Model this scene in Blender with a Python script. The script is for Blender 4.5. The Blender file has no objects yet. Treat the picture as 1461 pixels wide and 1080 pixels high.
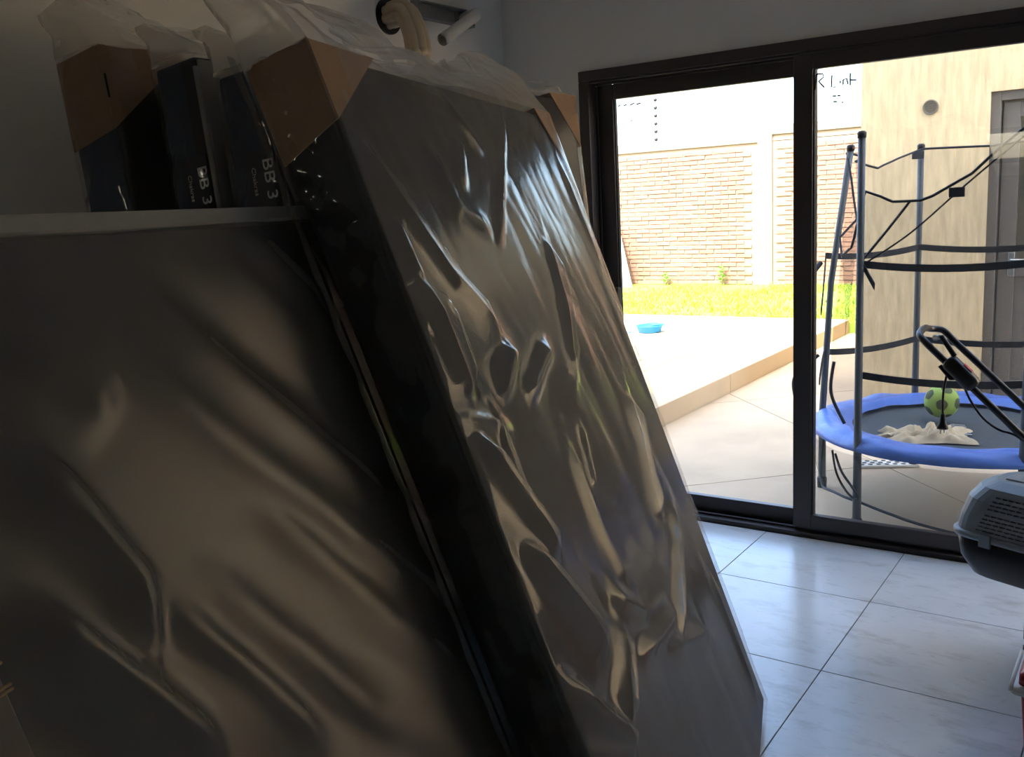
import bpy, bmesh, math, random
import numpy as np
from mathutils import Vector, Matrix, noise
random.seed(7); rng = np.random.default_rng(7)
scene = bpy.context.scene
COL = scene.collection
V = Vector
# ------------------------------------------------------------------ camera
FPX, PITCH, ROLL, AZ = 1330.0, math.radians(10.5), math.radians(3.15), math.radians(35.5)
CAM = V((0, 0, 1.545))
fh = V((-math.sin(AZ), math.cos(AZ), 0)); rt = V((math.cos(AZ), math.sin(AZ), 0)); zz = V((0, 0, 1))
CF = fh*math.cos(PITCH) - zz*math.sin(PITCH)
cu = zz*math.cos(PITCH) + fh*math.sin(PITCH)
CR = rt*math.cos(ROLL) - cu*math.sin(ROLL)
CU = cu*math.cos(ROLL) + rt*math.sin(ROLL)
cam_d = bpy.data.cameras.new('camera'); cam = bpy.data.objects.new('camera', cam_d); COL.objects.link(cam)
m = Matrix.Identity(4)
for i in range(3):
    m[i][0] = CR[i]; m[i][1] = CU[i]; m[i][2] = -CF[i]; m[i][3] = CAM[i]
cam.matrix_world = m
cam_d.sensor_fit = 'HORIZONTAL'; cam_d.sensor_width = 36.0; cam_d.lens = FPX/1461*36.0
cam_d.clip_start = 0.02; cam_d.clip_end = 300
scene.camera = cam
def ray(x, y): return CF + CR*((x-730.5)/FPX) - CU*((y-540)/FPX)
def onx(x, y, X): d = ray(x, y); return CAM + d*((X-CAM.x)/d.x)
def ony(x, y, Y): d = ray(x, y); return CAM + d*((Y-CAM.y)/d.y)
def onz(x, y, Z): d = ray(x, y); return CAM + d*((Z-CAM.z)/d.z)
# ------------------------------------------------------------------ light and exposure
SUN_EL = math.radians(56)
w = bpy.data.worlds.new('sky'); scene.world = w; w.use_nodes = True
nt = w.node_tree; bg = nt.nodes['Background']
sky = nt.nodes.new('ShaderNodeTexSky'); sky.sky_type = 'NISHITA'; sky.sun_disc = False
sky.sun_elevation = SUN_EL; sky.sun_rotation = math.radians(180); sky.dust_density = 4.0; sky.air_density = 1.0
nt.links.new(sky.outputs[0], bg.inputs[0]); bg.inputs[1].default_value = 0.56
sun_d = bpy.data.lights.new('sun_offscreen', 'SUN'); sun_d.energy = 3.8; sun_d.angle = 0.009; sun_d.color = (1, .95, .86)
sun = bpy.data.objects.new('sun_offscreen', sun_d); COL.objects.link(sun)
sun_dir = V((0.0, math.cos(SUN_EL), -math.sin(SUN_EL)))
sun.rotation_euler = sun_dir.to_track_quat('-Z', 'Y').to_euler(); sun.location = (0, -8, 12)
scene.view_settings.view_transform = 'Standard'; scene.view_settings.look = 'None'
scene.view_settings.gamma = 1; scene.view_settings.use_curve_mapping = False
scene.view_settings.exposure = 1.9

# ------------------------------------------------------------------ helpers
def lin(c):
    return tuple(((v/255)/12.92 if v/255 <= .04045 else ((v/255+.055)/1.055)**2.4) for v in c) + (1,)
MATS = {}
def mat(name, rgb, rough=.6, metal=0., spec=.5, var=0., vscale=8., bump=0., bscale=60., rnd=0., stretch=(1, 1, 1)):
    if name in MATS: return MATS[name]
    M = bpy.data.materials.new(name); M.use_nodes = True; n = M.node_tree.nodes; l = M.node_tree.links
    b = n['Principled BSDF']; c = lin(rgb)
    b.inputs['Base Color'].default_value = c; b.inputs['Roughness'].default_value = rough
    b.inputs['Metallic'].default_value = metal; b.inputs['Specular IOR Level'].default_value = spec
    if var or bump or rnd:
        tc = n.new('ShaderNodeTexCoord'); mp = n.new('ShaderNodeMapping'); mp.inputs['Scale'].default_value = stretch
        l.new(tc.outputs['Object'], mp.inputs[0])
    if var or rnd:
        nz = n.new('ShaderNodeTexNoise'); nz.inputs['Scale'].default_value = vscale; nz.inputs['Detail'].default_value = 6
        l.new(mp.outputs[0], nz.inputs['Vector'])
        hs = n.new('ShaderNodeHueSaturation'); hs.inputs['Color'].default_value = c
        mr = n.new('ShaderNodeMapRange'); mr.inputs['From Min'].default_value = .3; mr.inputs['From Max'].default_value = .7
        mr.inputs['To Min'].default_value = 1-var; mr.inputs['To Max'].default_value = 1+var
        l.new(nz.outputs[0], mr.inputs[0])
        val = mr.outputs[0]
        if rnd:
            oi = n.new('ShaderNodeObjectInfo'); mr2 = n.new('ShaderNodeMapRange')
            mr2.inputs['To Min'].default_value = 1-rnd; mr2.inputs['To Max'].default_value = 1+rnd
            l.new(oi.outputs['Random'], mr2.inputs[0])
            mu = n.new('ShaderNodeMath'); mu.operation = 'MULTIPLY'; l.new(val, mu.inputs[0]); l.new(mr2.outputs[0], mu.inputs[1]); val = mu.outputs[0]
        l.new(val, hs.inputs['Value']); l.new(hs.outputs[0], b.inputs['Base Color'])
    if bump:
        nb = n.new('ShaderNodeTexNoise'); nb.inputs['Scale'].default_value = bscale; nb.inputs['Detail'].default_value = 5
        l.new(mp.outputs[0], nb.inputs['Vector'])
        bp = n.new('ShaderNodeBump'); bp.inputs['Strength'].default_value = bump; bp.inputs['Distance'].default_value = .01
        l.new(nb.outputs[0], bp.inputs['Height']); l.new(bp.outputs[0], b.inputs['Normal'])
    MATS[name] = M; return M
def sheet_mat(name, haze, haze_rgb, gloss_base, gloss_edge, rough, tint=(1, 1, 1), bump=0., bscale=30., power=4., translucent=0.):
    """thin see-through sheet: transparent + scattering haze + surface reflection"""
    M = bpy.data.materials.new(name); M.use_nodes = True; n = M.node_tree.nodes; l = M.node_tree.links
    n.remove(n['Principled BSDF']); out = n['Material Output']
    tr = n.new('ShaderNodeBsdfTransparent'); tr.inputs[0].default_value = tint + (1,)
    df = n.new('ShaderNodeBsdfDiffuse'); df.inputs[0].default_value = lin(haze_rgb)
    hz = df.outputs[0]
    if translucent:
        tl = n.new('ShaderNodeBsdfTranslucent'); tl.inputs[0].default_value = lin(haze_rgb)
        mt = n.new('ShaderNodeMixShader'); mt.inputs[0].default_value = translucent
        l.new(df.outputs[0], mt.inputs[1]); l.new(tl.outputs[0], mt.inputs[2]); hz = mt.outputs[0]
    gl = n.new('ShaderNodeBsdfGlossy'); gl.inputs['Roughness'].default_value = rough
    m1 = n.new('ShaderNodeMixShader'); m1.inputs[0].default_value = haze
    l.new(tr.outputs[0], m1.inputs[1]); l.new(hz, m1.inputs[2])
    lw = n.new('ShaderNodeLayerWeight'); lw.inputs[0].default_value = .5
    pw = n.new('ShaderNodeMath'); pw.operation = 'POWER'; pw.inputs[1].default_value = power; l.new(lw.outputs['Facing'], pw.inputs[0])
    ma = n.new('ShaderNodeMath'); ma.operation = 'MULTIPLY_ADD'; ma.inputs[1].default_value = gloss_edge; ma.inputs[2].default_value = gloss_base
    l.new(pw.outputs[0], ma.inputs[0])
    m2 = n.new('ShaderNodeMixShader'); l.new(ma.outputs[0], m2.inputs[0]); l.new(m1.outputs[0], m2.inputs[1]); l.new(gl.outputs[0], m2.inputs[2])
    if bump:
        tc = n.new('ShaderNodeTexCoord'); nb = n.new('ShaderNodeTexNoise'); nb.inputs['Scale'].default_value = bscale; nb.inputs['Detail'].default_value = 4
        l.new(tc.outputs['Object'], nb.inputs['Vector'])
        bp = n.new('ShaderNodeBump'); bp.inputs['Strength'].default_value = bump; bp.inputs['Distance'].default_value = .01
        l.new(nb.outputs[0], bp.inputs['Height'])
        for x in (df, gl): l.new(bp.outputs[0], x.inputs['Normal'])
        l.new(bp.outputs[0], lw.inputs['Normal'])
    l.new(m2.outputs[0], out.inputs[0]); MATS[name] = M; return M

def tag(o, label=None, cat=None, group=None, kind=None):
    if label: o['label'] = label
    if cat: o['category'] = cat
    if group: o['group'] = group
    if kind: o['kind'] = kind
    return o
def link(name, me, material, parent=None, smooth=False):
    if material is not None and not me.materials: me.materials.append(material)
    if smooth:
        for p in me.polygons: p.use_smooth = True
    o = bpy.data.objects.new(name, me); COL.objects.link(o); o.parent = parent; return o
def empty(name, loc=(0, 0, 0), rz=0., mtx=None):
    o = bpy.data.objects.new(name, None); COL.objects.link(o); o.empty_display_size = .1
    if mtx is not None: o.matrix_world = mtx
    else: o.location = loc; o.rotation_euler = (0, 0, rz)
    return o
class MB:
    def __init__(s): s.v = []; s.f = []
    def add(s, vs, fs):
        k = len(s.v); s.v += [tuple(p) for p in vs]; s.f += [tuple(i+k for i in f) for f in fs]; return s
    def box(s, a, b, mtx=None, bev=0.):
        x0, y0, z0 = a; x1, y1, z1 = b
        if bev <= 0:
            vs = [(x, y, z) for z in (z0, z1) for y in (y0, y1) for x in (x0, x1)]
            fs = [(0, 2, 3, 1), (4, 5, 7, 6), (0, 1, 5, 4), (2, 6, 7, 3), (0, 4, 6, 2), (1, 3, 7, 5)]
        else:
            bm = bmesh.new(); bmesh.ops.create_cube(bm, size=1)
            bmesh.ops.scale(bm, vec=(x1-x0, y1-y0, z1-z0), verts=bm.verts)
            bmesh.ops.translate(bm, vec=((x0+x1)/2, (y0+y1)/2, (z0+z1)/2), verts=bm.verts)
            bmesh.ops.bevel(bm, geom=bm.edges[:], offset=bev, segments=2, affect='EDGES', profile=.5)
            bm.verts.index_update(); vs = [v.co.copy() for v in bm.verts]; fs = [[v.index for v in f.verts] for f in bm.faces]; bm.free()
        if mtx is not None: vs = [mtx @ V(p) for p in vs]
        return s.add(vs, fs)
    def prism(s, poly, z0, z1):
        n = len(poly)
        area = sum(poly[i][0]*poly[(i+1) % n][1]-poly[(i+1) % n][0]*poly[i][1] for i in range(n))
        if area < 0: poly = poly[::-1]
        vs = [(x, y, z0) for x, y in poly] + [(x, y, z1) for x, y in poly]
        return s.add(vs, [tuple(range(n))[::-1], tuple(range(n, 2*n))] + [(i, (i+1) % n, n+(i+1) % n, n+i) for i in range(n)])
    def tube(s, pts, r, seg=10, closed=False, cap=True):
        pts = [V(p) for p in pts]; n = len(pts); rr = r if hasattr(r, '__len__') else [r]*n
        prev = None; rings = []
        for i, p in enumerate(pts):
            if closed: t = pts[(i+1) % n]-pts[i-1]
            else: t = pts[min(i+1, n-1)]-pts[max(i-1, 0)]
            t.normalize()
            if prev is None:
                a = t.orthogonal().normalized()
            else:
                a = prev - t*prev.dot(t); a.normalize()
            prev = a; b = t.cross(a)
            rings.append([p + (a*math.cos(2*math.pi*k/seg)+b*math.sin(2*math.pi*k/seg))*rr[i] for k in range(seg)])
        vs = [q for R in rings for q in R]; fs = []
        for i in range(n if closed else n-1):
            j = (i+1) % n
            for k in range(seg):
                k2 = (k+1) % seg; fs.append((i*seg+k, i*seg+k2, j*seg+k2, j*seg+k))
        if cap and not closed: fs += [tuple(range(seg))[::-1], tuple(range((n-1)*seg, n*seg))]
        return s.add(vs, fs)
    def lathe(s, prof, seg=24, mtx=None, cap=True):
        vs = [(r*math.cos(2*math.pi*k/seg), r*math.sin(2*math.pi*k/seg), z) for r, z in prof for k in range(seg)]; fs = []
        for i in range(len(prof)-1):
            for k in range(seg):
                k2 = (k+1) % seg; fs.append((i*seg+k, i*seg+k2, (i+1)*seg+k2, (i+1)*seg+k))
        if cap: fs += [tuple(range(seg))[::-1], tuple(range((len(prof)-1)*seg, len(prof)*seg))]
        if mtx is not None: vs = [mtx @ V(p) for p in vs]
        return s.add(vs, fs)
    def grid(s, P, closed_u=False):
        """P[row][col] points"""
        R, C = len(P), len(P[0]); vs = [p for row in P for p in row]; fs = []
        for i in range(R-1):
            for j in range(C if closed_u else C-1):
                j2 = (j+1) % C; fs.append((i*C+j, i*C+j2, (i+1)*C+j2, (i+1)*C+j))
        return s.add(vs, fs)
    def mesh(s, name='mesh'):
        me = bpy.data.meshes.new(name); me.from_pydata(s.v, [], s.f); me.update(); return me
    def build(s, name, material, parent=None, smooth=False): return link(name, s.mesh(name), material, parent, smooth)
def text_mesh(body, size, depth=.0005, shear=0.):
    c = bpy.data.curves.new('t', 'FONT'); c.body = body; c.size = size; c.extrude = depth; c.align_x = 'CENTER'; c.align_y = 'CENTER'; c.shear = shear
    o = bpy.data.objects.new('t', c); COL.objects.link(o)
    me = bpy.data.meshes.new_from_object(o.evaluated_get(bpy.context.evaluated_depsgraph_get()))
    bpy.data.objects.remove(o); return me
def catmull(pts, n=8):
    pts = [V(p) for p in pts]; out = []
    for i in range(len(pts)-1):
        p0 = pts[max(i-1, 0)]; p1 = pts[i]; p2 = pts[i+1]; p3 = pts[min(i+2, len(pts)-1)]
        for k in range(n):
            t = k/n; out.append(.5*((2*p1)+(p2-p0)*t+(2*p0-5*p1+4*p2-p3)*t*t+(3*p1-p0-3*p2+p3)*t**3))
    out.append(pts[-1]); return out

# ------------------------------------------------------------------ materials
plaster = mat('wall_paint', (230, 227, 218), .85, var=.03, vscale=1.5, bump=.08, bscale=120)
ceil_m = mat('ceiling_paint', (240, 238, 232), .9)
tile_m = mat('floor_tile', (214, 214, 211), .24, spec=.5, var=.06, vscale=3.5, bump=.03, bscale=9, rnd=.02)
def scuffs(M):
    n = M.node_tree.nodes; l = M.node_tree.links; b = n['Principled BSDF']; src = b.inputs['Base Color'].links[0].from_socket
    ge = n.new('ShaderNodeNewGeometry'); mp = n.new('ShaderNodeMapping'); mp.inputs['Rotation'].default_value = (0, 0, .5); mp.inputs['Scale'].default_value = (1.6, 4.2, 1)
    l.new(ge.outputs['Position'], mp.inputs[0])
    fac = None
    for sc, lo, hi, st in ((2.6, .52, .78, .55), (11., .58, .74, .4)):
        nz = n.new('ShaderNodeTexNoise'); nz.inputs['Scale'].default_value = sc; nz.inputs['Detail'].default_value = 9; nz.inputs['Roughness'].default_value = .68
        l.new(mp.outputs[0], nz.inputs['Vector']); mr = n.new('ShaderNodeMapRange'); mr.inputs['From Min'].default_value = lo; mr.inputs['From Max'].default_value = hi; mr.inputs['To Max'].default_value = st
        l.new(nz.outputs[0], mr.inputs[0])
        if fac is None: fac = mr.outputs[0]
        else:
            ad = n.new('ShaderNodeMath'); ad.operation = 'MAXIMUM'; l.new(fac, ad.inputs[0]); l.new(mr.outputs[0], ad.inputs[1]); fac = ad.outputs[0]
    mx = n.new('ShaderNodeMixRGB'); mx.inputs[2].default_value = lin((128, 112, 92)); l.new(fac, mx.inputs[0]); l.new(src, mx.inputs[1]); l.new(mx.outputs[0], b.inputs['Base Color'])
scuffs(tile_m)
grout_m = mat('grout', (98, 98, 96), .9)
alu = mat('bronze_aluminium', (66, 60, 57), .4, metal=.15, spec=.5)
alu2 = mat('grey_frame', (104, 98, 92), .5)
gasket = mat('gasket', (18, 18, 19), .6)
concrete = mat('patio_concrete', (186, 163, 133), .85, var=.12, vscale=1.6, bump=.15, bscale=40, rnd=.02)
concrete2 = mat('step_concrete', (186, 163, 133), .88, var=.06, vscale=2, bump=.15, bscale=50)
stripc = mat('strip_concrete', (186, 163, 133), .88, var=.05)
soil = mat('soil', (120, 104, 78), .95, var=.2, vscale=3)
grass_m = mat('grass', (128, 150, 50), .8, var=.25, vscale=1.2)
grass_b = mat('grass_blades', (150, 178, 52), .7, var=.3, vscale=1.0)
brick_m = mat('brick', (138, 102, 86), .9, var=.14, vscale=7, rnd=.14)
mortar_m = mat('mortar', (140, 118, 102), .95, var=.08, vscale=4)
colc = mat('column_concrete', (118, 109, 97), .9, var=.12, vscale=2.5)
stucco = mat('scratched_stucco', (216, 194, 156), .92, var=.17, vscale=7, bump=1.0, bscale=16, stretch=(4, 4, .6))
blue_f = mat('blue_fabric', (40, 52, 74), .8, var=.06, vscale=40, bump=.12, bscale=400)
dark_f = mat('black_fabric', (30, 32, 38), .85, bump=.1, bscale=400)
char_f = mat('charcoal_fabric', (52, 51, 50), .85, var=.05, vscale=30, bump=.1, bscale=350)
grey_f = mat('grey_fabric', (78, 76, 71), .85, var=.04, vscale=5)
pale_f = mat('pale_grey_band', (150, 149, 143), .8, var=.06, vscale=14)
card_m = mat('cardboard', (152, 124, 97), .85, var=.06, vscale=12)
label_m = mat('label_navy', (20, 22, 40), .5)
print_w = mat('print_white', (205, 205, 205), .6)
steel_m = mat('steel', (170, 172, 172), .35, metal=.9)
galv = mat('grey_metal', (140, 140, 137), .55, metal=.3, var=.05, vscale=12)
pipe_m = mat('beige_pipe', (188, 172, 144), .6, var=.05)
white_p = mat('white_plastic', (214, 210, 200), .45)
black_p = mat('black_plastic', (16, 16, 18), .4)
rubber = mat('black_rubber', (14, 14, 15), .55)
red_p = mat('red_plastic', (178, 30, 44), .35)
grey_p = mat('carrier_grey', (136, 146, 152), .38)
pole_m = mat('trampoline_steel', (92, 98, 102), .5, metal=.2)
blue_v = mat('blue_vinyl', (84, 122, 205), .42, var=.10, vscale=9, bump=.8, bscale=11)
matf = mat('trampoline_mat', (74, 80, 84), .8)
strap_m = mat('strap', (44, 47, 54), .8)
cloth_b = mat('beige_cloth', (218, 196, 160), .9, var=.08, vscale=14)
ball_m = mat('ball_lime', (176, 204, 96), .7)
ball_d = mat('ball_patch', (96, 104, 72), .8)
wood_m = mat('pale_board', (122, 114, 104), .8, var=.1, vscale=6, stretch=(6, 1, 6))
splin_m = mat('splinter', (160, 132, 92), .8)
ink_m = mat('ink', (58, 62, 68), .8)
leaf_m = mat('weed_leaf', (110, 150, 60), .7)
cyan_p = mat('cyan_plastic', (40, 140, 215), .4)
film = sheet_mat('clear_film', .08, (190, 182, 168), .04, .34, .16, bump=.08, bscale=22, translucent=.3)
film_crisp = sheet_mat('crisp_film', .03, (190, 186, 176), .05, .5, .07, bump=.1, bscale=25, translucent=.3)
film_loose = sheet_mat('loose_film', .34, (228, 222, 210), .05, .5, .16, bump=.15, bscale=22, translucent=.4)
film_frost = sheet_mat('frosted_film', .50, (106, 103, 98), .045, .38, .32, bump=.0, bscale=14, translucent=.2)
film_seam = sheet_mat('film_seam', .5, (138, 135, 127), .06, .4, .2, bump=.4, bscale=60, translucent=.3)
glass_m = sheet_mat('door_glass', .012, (220, 222, 222), .04, .9, .0, tint=(.95, .97, .97), power=5.)
net_m = sheet_mat('safety_net', .26, (70, 68, 64), .0, .0, .5, translucent=.2)

# ------------------------------------------------------------------ room shell
XB, YD, XR, YB, ZC = -2.81, 4.02, 2.4, -3.0, 2.8
def struct(name, mb, m_, parent=None): return tag(mb.build(name, m_, parent), kind='structure')
fl = struct('floor', MB().box((XB-.2, YB-.2, -.12), (XR+.2, YD+.18, -.004)), grout_m)
TX0, TY0, TS = -.854, 2.842, .603
tiles = {}
ix0 = math.floor((XB-TX0)/TS); iy0 = math.floor((YB-TY0)/TS)
for i in range(ix0, math.ceil((XR-TX0)/TS)):
    for j in range(iy0, math.ceil((YD-TY0)/TS)):
        x0 = max(TX0+i*TS, XB); x1 = min(TX0+(i+1)*TS, XR); y0 = max(TY0+j*TS, YB); y1 = min(TY0+(j+1)*TS, YD-.02)
        if x1-x0 < .02 or y1-y0 < .02: continue
        k = (round(x1-x0, 3), round(y1-y0, 3))
        if k not in tiles:
            mb = MB().box((.0018, .0018, -.006), (k[0]-.0018, k[1]-.0018, 0), bev=.0012); tiles[k] = mb.mesh('tile')
        o = link('tile', tiles[k], tile_m, fl); o.location = (x0, y0, 0)
# walls
struct('wall_left', MB().box((XB-.2, YB-.2, -.1), (XB, YD+.2, ZC+.1)), plaster)
DX0, DX1, DZ = -2.376, 1.3, 2.153            # door opening
wb = MB().box((XB, YD, -.1), (DX0, YD+.2, ZC+.1)).box((DX1, YD, -.1), (XR+.2, YD+.2, ZC+.1)).box((DX0, YD, DZ), (DX1, YD+.2, ZC+.1))
struct('wall_back', wb, plaster)
# wall behind the camera with a small high window
WX0, WX1, WZ0, WZ1 = -1.72, -1.12, 1.70, 2.06
wf = MB().box((XB, YB-.2, -.1), (WX0, YB, ZC+.1)).box((WX1, YB-.2, -.1), (XR+.2, YB, ZC+.1))
wf.box((WX0, YB-.2, -.1), (WX1, YB, WZ0)).box((WX0, YB-.2, WZ1), (WX1, YB, ZC+.1)); struct('wall_front', wf, plaster)
struct('wall_right', MB().box((XR, YB, -.1), (XR+.2, YD, ZC+.1)), plaster)
struct('ceiling', MB().box((XB-.2, YB-.2, ZC), (XR+.2, YD+.2, ZC+.15)), ceil_m)
def window_frame(name, a, b, axis, n, m_):
    """a=(u0,z0) b=(u1,z1) on plane axis ('x' or 'y', value)"""
    ax, val = axis; w_ = MB(); t = .05
    def bb(u0, z0, u1, z1, d0=.05, d1=.11):
        if ax == 'y': w_.box((u0, val-d1, z0), (u1, val-d0, z1))
        else: w_.box((val+d0, u0, z0), (val+d1, u1, z1))
    (u0, z0), (u1, z1) = a, b
    bb(u0, z0, u1, z0+t); bb(u0, z1-t, u1, z1); bb(u0, z0+t, u0+t, z1-t); bb(u1-t, z0+t, u1, z1-t)
    for k in range(1, n): uc = u0+(u1-u0)*k/n; bb(uc-t/2, z0+t, uc+t/2, z1-t)
    o = struct(name, w_, m_)
    for k in range(n):
        g = MB(); p0 = u0+(u1-u0)*k/n+t/2; p1 = u0+(u1-u0)*(k+1)/n-t/2
        if ax == 'y': g.box((p0, val-.083, z0+t*.8), (p1, val-.077, z1-t*.8))
        else: g.box((val+.077, p0, z0+t*.8), (val+.083, p1, z1-t*.8))
        g.build('pane', glass_m, o)
    return o
window_frame('window_1', (WX0, WZ0), (WX1, WZ1), ('y', YB), 1, alu)

# ------------------------------------------------------------------ sliding glass door
dr = tag(empty('door_1', (DX0, YD, 0)), 'wide sliding glass door with dark bronze aluminium frame opening onto the patio', 'sliding door', kind='structure')
def dpart(name, boxes, m_=alu, parent=None, bev=.004):
    mb = MB()
    for a, b in boxes: mb.box([a[0]-DX0, a[1]-YD, a[2]], [b[0]-DX0, b[1]-YD, b[2]], bev=bev)
    return mb.build(name, m_, parent or dr)
dpart('head_frame', [((DX0, YD-.012, DZ-.05), (DX1, YD+.13, DZ)), ((DX0, YD-.004, DZ-.062), (DX1, YD+.004, DZ-.05)), ((DX0, YD+.05, DZ-.068), (DX1, YD+.058, DZ-.05))])
dpart('jamb', [((DX0, YD-.012, 0), (DX0+.055, YD+.13, DZ-.05)), ((DX0+.055, YD+.05, .03), (DX0+.068, YD+.058, DZ-.07))])
dpart('jamb', [((DX1-.055, YD-.012, 0), (DX1, YD+.13, DZ-.05))])
dpart('track', [((DX0+.055, YD-.012, -.003), (DX1-.055, YD+.13, .022)), ((DX0+.055, YD+.02, .022), (DX1-.055, YD+.028, .034)), ((DX0+.055, YD+.075, .022), (DX1-.055, YD+.083, .034))], alu)
MX = ony(1147, 400, YD+.03).x
def leaf(x0, x1, y0, top, nm, st=.07, sr=None):
    sr = sr or st
    y1 = y0+.036
    l_ = dpart(nm, [((x0, y0, .034), (x0+st, y1, top)), ((x1-sr, y0, .034), (x1, y1, top)), ((x0+st, y0, .034), (x1-sr, y1, .10)), ((x0+st, y0, top-.07), (x1-sr, y1, top))])
    g = MB().box((x0+st-.01-DX0, y0+.015-YD, .09), (x1-sr+.01-DX0, y0+.021-YD, top-.06)); g.build('glass_pane', glass_m, l_)
    gk = MB()
    for a, b in (((x0+st, y0+.008, .10), (x0+st+.006, y0+.028, top-.07)), ((x1-sr-.006, y0+.008, .10), (x1-sr, y0+.028, top-.07))):
        gk.box([a[0]-DX0, a[1]-YD, a[2]], [b[0]-DX0, b[1]-YD, b[2]])
    gk.build('gasket', gasket, l_)
    return l_
leafL = leaf(DX0+.058, MX+.035, YD+.065, DZ-.066, 'sliding_leaf', .085, .075)
leafR = leaf(MX-.04, DX1-.058, YD+.005, DZ-.052, 'sliding_leaf', .082)
h = MB().box((DX0+.125-DX0, .03, .98), (DX0+.155-DX0, .065, 1.12), bev=.006).box((.13, .018, 1.0), (.15, .04, 1.10), bev=.005)
h.build('pull_handle', black_p, leafL)
# faint handwriting on the right pane
def ink(pts_px, parent, y):
    mb = MB()
    for st_ in pts_px:
        p = [ony(a, b, y) for a, b in st_]; p = [V((q.x-DX0, q.y-YD, q.z)) for q in p]; mb.tube(p, .0034, 5)
    return mb.build('handwriting', ink_m, parent)
gy = YD+.016
ink([[(1163, 128), (1165, 106)], [(1165, 106), (1174, 105), (1175, 110), (1168, 116)], [(1168, 116), (1176, 125)], [(1187, 107), (1186, 124), (1192, 124)], [(1199, 119), (1199, 115)],
     [(1203, 121), (1203, 114)], [(1203, 114), (1208, 112), (1210, 120)], [(1213, 104), (1213, 122)], [(1213, 114), (1222, 114)],
     [(1188, 137), (1193, 137)], [(1195, 137), (1199, 136)], [(1189, 145), (1194, 145)], [(1201, 146), (1203, 146)]], leafR, gy)
ink([[(882, 152), (885, 150)], [(890, 151), (894, 149)], [(899, 150), (905, 147)], [(908, 149), (914, 147)], [(900, 172), (902, 172)]], leafL, YD+.076)

# ------------------------------------------------------------------ outside: ground, platform, lawn
GZ = -.03
def clip(poly, a, b, c):   # keep a*x+b*y<=c
    out = []
    for i in range(len(poly)):
        p, q = poly[i], poly[(i+1) % len(poly)]; dp = a*p[0]+b*p[1]-c; dq = a*q[0]+b*q[1]-c
        if dp <= 0: out.append(p)
        if dp*dq < 0: t = dp/(dp-dq); out.append((p[0]+(q[0]-p[0])*t, p[1]+(q[1]-p[1])*t))
    return out
struct('ground', MB().box((-60, -60, -.5), (60, 60, GZ-.05)), soil)
struct('bounce_paving', MB().box((XR+.2, -14, GZ-.06), (16, YD+.19, GZ)), mat('bounce_grey', (188, 190, 192), .85, var=.06, vscale=2))  # unseen pale ground, added to bounce sunlight
patio = struct('patio', MB().box((-9, YD+.19, GZ-.06), (6, 12.0, GZ-.014)), grout_m)
S = 2.7; g_ = .005
for i in range(-4, 6):
    for j in range(-5, 6):
        c0 = 4.12+i*S; c1 = c0+S; d0 = 6.69+j*S; d1 = d0+S
        poly = [(-9, YD+.2), (6, YD+.2), (6, 12.0), (-9, 12.0)]
        poly = clip(poly, 1, 1, c1-g_); poly = poly and clip(poly, -1, -1, -(c0+g_))
        poly = poly and clip(poly, -1, 1, d1-g_); poly = poly and clip(poly, 1, -1, -(d0+g_))
        poly = poly and clip(poly, -1, 0, 2.84)
        if poly and len(poly) > 2: MB().prism(poly, GZ-.03, GZ).build('slab', concrete, patio)
# raised platform, several pours with a narrow strip
PX = -2.84; PZ = .12
plat = struct('platform', MB().box((-13, 4.9, GZ-.03), (PX-.03, 10.38, PZ-.025)), grout_m)
def slab(x0, x1, y0, y1, m_, nm='slab'): MB().box((x0+.004, y0+.004, GZ-.02), (x1-.004, y1-.004, PZ), bev=.006).build(nm, m_, plat)
jy = onz(985, 530, PZ).y
for a, b in ((-3.57, PX), (-6.2, -3.85), (-9, -6.2), (-13, -9)):
    slab(a, b, 4.9, jy, concrete2); slab(a, b, jy, 10.4, concrete2)
slab(-3.85, -3.57, 4.9, 10.4, stripc, 'infill_strip')
struct('lawn', MB().box((-16, 10.4, -.2), (3, 14.6, .085)), grass_m)
# grass blades
n = 26000
bx = rng.uniform(-11, -1.9, n); by = rng.uniform(10.42, 14.3, n)
dens = np.array([noise.noise(V((x*.9, y*.9, 0)))+.5*noise.noise(V((x*3, y*3, 2))) for x, y in zip(bx, by)])
keep = dens > rng.uniform(-.5, .3, n); bx = bx[keep]; by = by[keep]; n = len(bx)
hh = rng.uniform(.03, .085, n); an = rng.uniform(0, 6.28, n); lx = rng.normal(0, .03, n); ly = rng.normal(0, .03, n)
wv = .012
vs = np.empty((n, 3, 3)); vs[:, 0] = np.c_[bx-np.cos(an)*wv, by-np.sin(an)*wv, np.full(n, .084)]
vs[:, 1] = np.c_[bx+np.cos(an)*wv, by+np.sin(an)*wv, np.full(n, .084)]; vs[:, 2] = np.c_[bx+lx, by+ly, .085+hh]
me = bpy.data.meshes.new('grass'); me.from_pydata(vs.reshape(-1, 3).tolist(), [], np.arange(n*3).reshape(-1, 3).tolist())
tag(link('grass', me, grass_b), 'sunlit green grass of the lawn in front of the brick wall', 'grass', kind='stuff')

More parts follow.
